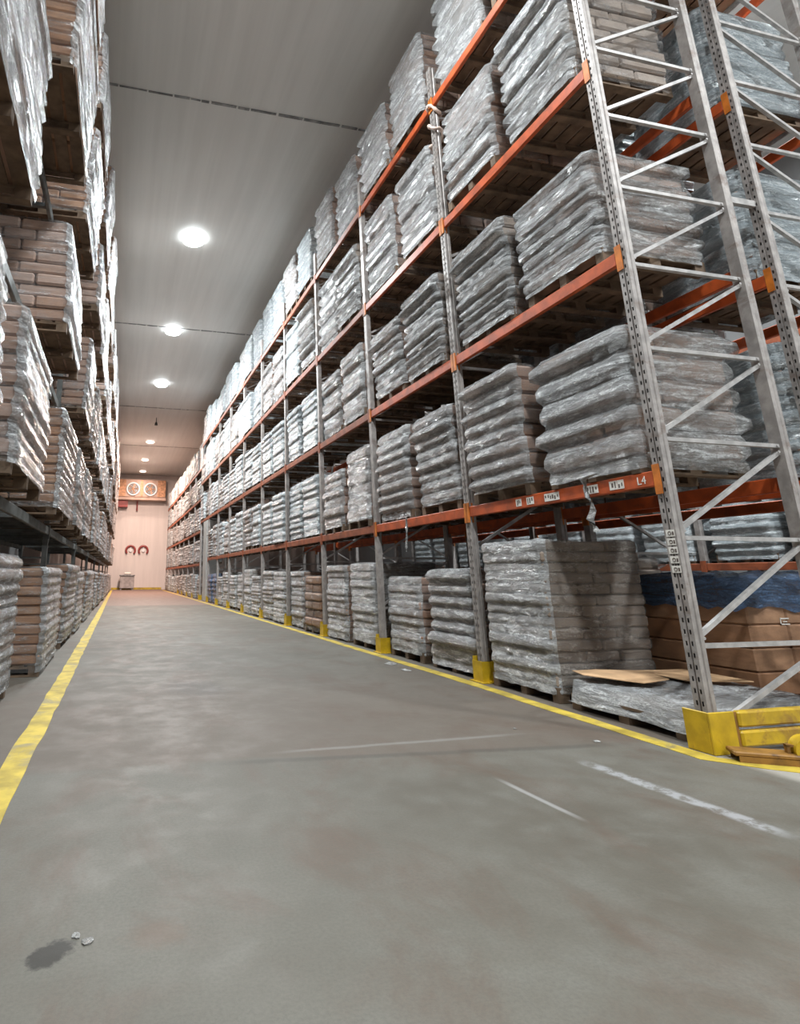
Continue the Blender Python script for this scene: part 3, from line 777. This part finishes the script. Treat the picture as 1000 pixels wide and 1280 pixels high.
# ------------------------------------------------------------------ near bay floor: collapsed low pile, boards, brown load behind
def crumple(nm, x0, x1, y0, y1, z, amp, seed, nx=26, ny=22, thick=0.0, skirt=True, mats=None, parent=None):
    r = random.Random(seed); mb = MB()
    ph = [(r.uniform(3, 16), r.uniform(3, 16), r.uniform(0, 6), r.uniform(.3, 1)) for _ in range(9)]
    g = []
    for j in range(ny + 1):
        for i in range(nx + 1):
            u, v = i / nx, j / ny
            h = sum(a * math.sin(p * u + q * v + s) for p, q, s, a in ph) / 5
            e = min(u, 1 - u, v, 1 - v)
            zz = z + amp * h + r.uniform(-.006, .006)
            if skirt and e < 0.02: zz = z * 0.25 + amp * .3 * h
            x = x0 + (x1 - x0) * u + 0.02 * math.sin(9 * v + seed); y = y0 + (y1 - y0) * v + 0.02 * math.sin(8 * u + seed)
            g.append((x, y, max(zz, 0.012)))
    fs = [(j * (nx + 1) + i, j * (nx + 1) + i + 1, (j + 1) * (nx + 1) + i + 1, (j + 1) * (nx + 1) + i) for j in range(ny) for i in range(nx)]
    mb.add(g, fs, 0, .5, True)
    return build(mb, nm, mats, parent)
pile = thing('pallet_load', 'low collapsed film-covered pallet pile on the floor beside the first post', 'pallet load', (XR - 0.02, 3.56, 0))
obj('pallet', PAL, pile)
mb = MB(); rr = random.Random(8)
for p in range(3):
    for q in range(2):
        mb.rbox(.03 + p * .37, .38 + p * .37, .03 + q * .5, .51 + q * .5, .127, .20 + rr.uniform(-.02, .02), .02, 0, rr.random())
build(mb, 'carton_stack', MAT['carton_grey'], pile)
crumple('stretch_film', -0.03, 1.2, -0.03, 1.1, 0.235, 0.022, 4, mats=MAT['film'], parent=pile)
def board(nm, pts, z, seed, label, curl=.03):
    """bent sheet of corrugated board with thickness; pts = outline (x,y)"""
    r = random.Random(seed); mb = MB(); cx = sum(p[0] for p in pts) / len(pts); cy = sum(p[1] for p in pts) / len(pts)
    ring = []; n = len(pts)
    for p, q in zip(pts, pts[1:] + pts[:1]):
        for k in range(5): t = k / 5; ring.append((p[0] + (q[0] - p[0]) * t, p[1] + (q[1] - p[1]) * t))
    m = len(ring); top = []
    def zf(x, y): return z + curl * (((x - cx) * 2.2) ** 2 * .6 + math.sin((y - cy) * 5 + seed) * .3)
    rows = []
    for s in (1.0, .66, .33):
        rows.append([(cx + (x - cx) * s, cy + (y - cy) * s) for x, y in ring])
    vs = []
    for dz in (0.006, 0):
        for rw in rows: vs += [(x, y, zf(x, y) + dz) for x, y in rw]
        vs.append((cx, cy, zf(cx, cy) + dz))
    o = 3 * m + 1; fs = []
    for b, flip in ((0, False), (o, True)):
        for s in range(2):
            for k in range(m):
                f = (b + s * m + k, b + s * m + (k + 1) % m, b + (s + 1) * m + (k + 1) % m, b + (s + 1) * m + k); fs.append(f[::-1] if flip else f)
        for k in range(m):
            f = (b + 2 * m + k, b + 2 * m + (k + 1) % m, b + 3 * m); fs.append(f[::-1] if flip else f)
    for k in range(m): fs.append((k, o + k, o + (k + 1) % m, (k + 1) % m))
    mb.add(vs, fs, 0, .5, False)
    return tag(build(mb, nm, MAT['card']), label, 'cardboard', 'loose cardboard on the low pile')
board('cardboard_sheet', [(3.78, 4.42), (4.05, 4.10), (4.36, 4.16), (4.42, 4.50), (4.15, 4.70), (3.88, 4.66)], 0.275, 1, 'light tan cardboard sheet sticking out over the low pile corner')
board('cardboard_sheet', [(4.46, 4.1), (4.95, 3.95), (4.98, 4.6), (4.48, 4.66)], 0.268, 2, 'brown cardboard sheet lying flat deep on the low pile', .012)
# brown carton load with blue cover in the rack behind
bx, by = XR + BK - 0.25, 4.05
bl = thing('pallet_load', 'brown carton pallet load under a blue plastic cover, behind the near post', 'pallet load', (bx, by, 0))
obj('pallet', pallet_mesh(1.3, 1.1), bl)
mb = MB(); rr = random.Random(21)
for li in range(5):
    for p in range(3):
        for q in range(2):
            mb.rbox(.02 + p * .42, .02 + (p + 1) * .42 - .006, .02 + q * .53, .02 + (q + 1) * .53 - .006, .13 + li * .185, .13 + (li + 1) * .185 - .004, .012, 0, rr.random())
build(mb, 'carton_stack', MAT['carton_brown'], bl)
def cover(parent, x0, x1, y0, y1, ztop, drop, m, seed, name='plastic_cover'):
    r = random.Random(seed); mb = MB(); NPt = 40; rows = []
    def rp(off, z, amp):
        X0, X1, Y0_, Y1_ = x0 - off, x1 + off, y0 - off, y1 + off; per = []
        for a, c in (((X0, Y1_), (X0, Y0_)), ((X0, Y0_), (X1, Y0_)), ((X1, Y0_), (X1, Y1_)), ((X1, Y1_), (X0, Y1_))):
            for k in range(NPt // 4): t = k / (NPt // 4); per.append((a[0] + (c[0] - a[0]) * t + r.uniform(-amp, amp), a[1] + (c[1] - a[1]) * t + r.uniform(-amp, amp), z + r.uniform(-amp, amp) * 1.6))
        return per
    for (off, z, a) in ((0.03, ztop - drop, .02), (0.025, ztop - drop * .6, .014), (0.02, ztop - drop * .25, .012), (0.012, ztop - .02, .008), (-0.03, ztop + .012, .012), (-0.25, ztop + .03, .02), (-0.45, ztop + .025, .01)): rows.append(rp(off, z, a))
    n = len(rows[0]); vs = [p for rw in rows for p in rw]; fs = []
    for i in range(len(rows) - 1):
        for k in range(n): fs.append((i * n + k, i * n + (k + 1) % n, (i + 1) * n + (k + 1) % n, (i + 1) * n + k))
    fs.append(tuple(range((len(rows) - 1) * n, len(rows) * n)))
    mb.add(vs, fs, 0, .5, True); return build(mb, name, m, parent)
cover(bl, .02, 1.28, .02, 1.08, 1.075, .27, MAT['film_blue'], 6)
for (px, pz) in ((0.36, 0.68), (0.78, 0.65)):                        # printed marks on the carton fronts
    mb = MB(); mb.box(px, px + .10, .0165, .0195, pz + .045, pz + .055); mb.box(px, px + .10, .0165, .0195, pz, pz + .009)
    mb.box(px, px + .009, .0165, .0195, pz, pz + .05); mb.box(px + .03, px + .075, .0165, .0195, pz + .022, pz + .03)
    o = build(mb, 'carton_print', MAT['white'], bl); o['label'] = 'white printed mark on carton'

# ------------------------------------------------------------------ loose film, scraps
def strip(label, pts, w, m, nm='film_strip', tw=1.2, seed=0, cat='plastic strip'):
    r = random.Random(seed); mb = MB(); vs = []; P = [Vector(p) for p in pts]; n = len(P)
    for i, p in enumerate(P):
        a = tw * i + seed; ww = w * r.uniform(.6, 1.3)
        d = Vector((math.cos(a) * .4, math.sin(a), 0)).normalized(); nn = Vector((-d.y, d.x, 0)) * 0.006
        vs += [p - d * ww / 2 + nn, p + d * ww / 2 + nn, p + d * ww / 2 - nn, p - d * ww / 2 - nn]
    fs = [(0, 1, 2, 3), tuple(4 * (n - 1) + k for k in (3, 2, 1, 0))]
    for i in range(n - 1):
        for k in range(4): fs.append((4 * i + k, 4 * i + (k + 1) % 4, 4 * i + 4 + (k + 1) % 4, 4 * i + 4 + k))
    mb.add(vs, fs, 0, .5, True)
    return tag(build(mb, nm, m), label, cat)
strip('twisted pale plastic strip hanging from the nearest lower orange beam', [(3.755, 3.98, 1.885), (3.755, 4.10, 1.862), (3.79, 4.13, 1.80), (3.80, 4.125, 1.72), (3.80, 4.09, 1.66), (3.81, 4.10, 1.60), (3.80, 4.13, 1.54), (3.81, 4.10, 1.47), (3.81, 4.09, 1.43)], .055, MAT['scrap'], seed=2)
strip('thin pale string with a knot hanging under the second bay lower beam', [(3.79, 7.34, 1.86), (3.79, 7.35, 1.70), (3.79, 7.36, 1.58), (3.79, 7.38, 1.52), (3.79, 7.39, 1.45), (3.79, 7.40, 1.40)], .035, MAT['scrap'], seed=1)
mb = MB(); pts = []
for i in range(46):
    t = i / 45; a = t * 15; pts.append((XR + .035 + .082 * math.cos(a), Y0 + BAY + .045 + .085 * math.sin(a), 7.45 - .75 * t + .03 * math.sin(a * 2.3)))
mb.path(pts, [0.014 + .012 * abs(math.sin(i * 1.3)) for i in range(46)])
tag(build(mb, 'rope', MAT['tape']), 'pale twisted rope wound around the second right rack post near the top beam', 'rope')
for (px, py, s, lab) in ((3.46, 7.35, .20, 'large pale film scrap on the yellow line by the second bay'), (3.40, 6.85, .14, 'smaller pale film scrap lying on the yellow line, nearer to camera'),
                         (2.9, 4.15, .035, 'tiny pale scrap on the bare floor near the dark joint'), (3.22, 3.72, .06, 'tiny white scrap beside the right yellow line'),
                         (-0.055, 2.235, .030, 'white crumpled scrap beside the dark floor stain'), (-0.02, 2.20, .040, 'translucent film scrap right of the dark floor stain')):
    r = random.Random(int(px * 100)); mb = MB(); n = 9; vs = []
    for k in range(n): a = 2 * math.pi * k / n; q = s * r.uniform(.5, 1.0) / 2; vs.append((q * math.cos(a), q * 1.4 * math.sin(a), 0.004))
    vs.append((0, 0, s * .12 + .004)); vs += [(x * .9, y * .9, 0.0005) for x, y, z in vs[:n]]
    fs = [(k, (k + 1) % n, n) for k in range(n)] + [(k, n + 1 + k, n + 1 + (k + 1) % n, (k + 1) % n) for k in range(n)]
    mb.add(vs, fs); o = build(mb, 'film_scrap', MAT['scrap']); o.location = (px, py, 0); tag(o, lab, 'litter', 'scraps of film on the floor')

# ------------------------------------------------------------------ far wall fittings
ev = thing('air_cooler', 'large twin-fan air cooler high on the far wall', 'air cooler', (1.68, FAR, 7.05))
mb = MB(); mb.rbox(-1.95, 1.95, -0.9, 0, 0.35, 1.85, 0.04); build(mb, 'casing', MAT['cooler'], ev)
for (xa, xb) in ((-1.93, -1.33), (-.13, .07), (1.27, 1.93)):
    mb = MB(); mb.box(xa, xb, -0.93, -0.90, 0.42, 1.78); build(mb, 'coil_panel', MAT['coil'], ev)
mb = MB(); mb.rbox(-2.0, 2.0, -1.0, 0, 0.1, 0.33, 0.03); build(mb, 'drip_tray', MAT['cooler'], ev)
mb = MB(); mb.box(-2.0, -1.1, -0.7, 0, -0.45, 0.1); build(mb, 'pipe_box', MAT['red'], ev)
for fx in (-0.74, 0.68):
    mb = MB(); mb.ring((fx, -0.93, 1.02), (0, 1, 0), 0.5, 0.07, 28, 8); f = build(mb, 'fan', MAT['housing'], ev); mb = MB(); mb.cyl((fx, -0.903, 1.02), (fx, -0.90, 1.02), .46, n=28); build(mb, 'fan_opening', MAT['seam'], f)
    mb = MB()
    for k in range(5):
        a = k * 2 * math.pi / 5
        mb.bar((fx + .08 * math.cos(a), -.905, 1.02 + .08 * math.sin(a)), (fx + .44 * math.cos(a), -.905, 1.02 + .44 * math.sin(a)), .16, .02, up=(0, 1, 0.6))
    mb.cyl((fx, -.96, 1.02), (fx, -.9, 1.02), .10); build(mb, 'fan_blades', MAT['coil'], f)
    mb = MB()
    for rr_ in (.18, .32): mb.ring((fx, -0.98, 1.02), (0, 1, 0), rr_, .010, 24, 5)
    build(mb, 'fan_guard', MAT['housing'], f)
mb = MB(); mb.cyl((-.32, -0.2, -0.7), (-.32, -0.2, 0.1), 0.07); build(mb, 'drain_pipe', MAT['red'], ev)
for (px, lab) in ((1.02, 'left one of two dark red ring fittings on the far wall'), (2.05, 'right one of two dark red ring fittings on the far wall')):
    t = thing('wall_ring', lab, 'wall fitting', (px, FAR, 3.1), 'red ring fittings on the far wall')
    mb = MB(); mb.ring((0, -.09, 0), (0, 1, 0), .36, .085, 28, 8, arc=.72, start=-2.26 - math.pi / 2); build(mb, 'ring', MAT['red'], t)
    mb = MB(); mb.cyl((0, -.12, 0), (0, 0, 0), .12, n=20); mb.box(-.03, .03, -.1, 0, -.02, .36); build(mb, 'hub', MAT['housing'], t)
cn = thing('storage_container', 'grey upright container standing against the far wall', 'container', (0.85, 49.6, 0))
mb = MB(); mb.rbox(-.55, .55, -.45, .45, .12, 1.05, .03); build(mb, 'body', MAT['bin'], cn)
mb = MB(); mb.rbox(-.60, .60, -.5, .5, 1.05, 1.16, .02); build(mb, 'rim', MAT['seam'], cn)
mb = MB(); mb.rbox(-.25, .3, -.3, .3, 1.16, 1.36, .06); build(mb, 'white_bundle', MAT['white'], cn)
for sx in (-.45, .45):
    for sy in (-.35, .35):
        mb = MB(); mb.box(sx - .06, sx + .06, sy - .06, sy + .06, 0, .12); build(mb, 'foot', MAT['seam'], cn)
sp = thing('ceiling_sensor', 'small black device hanging from the pinkish far ceiling', 'sensor', (1.62, 31.2, CEIL))
mb = MB(); mb.cyl((0, 0, -.25), (0, 0, 0), .02, n=8); build(mb, 'stem', MAT['black'], sp)
mb = MB(); mb.cyl((0, 0, -.42), (0, 0, -.25), .09, .05, n=14); build(mb, 'head', MAT['black'], sp)
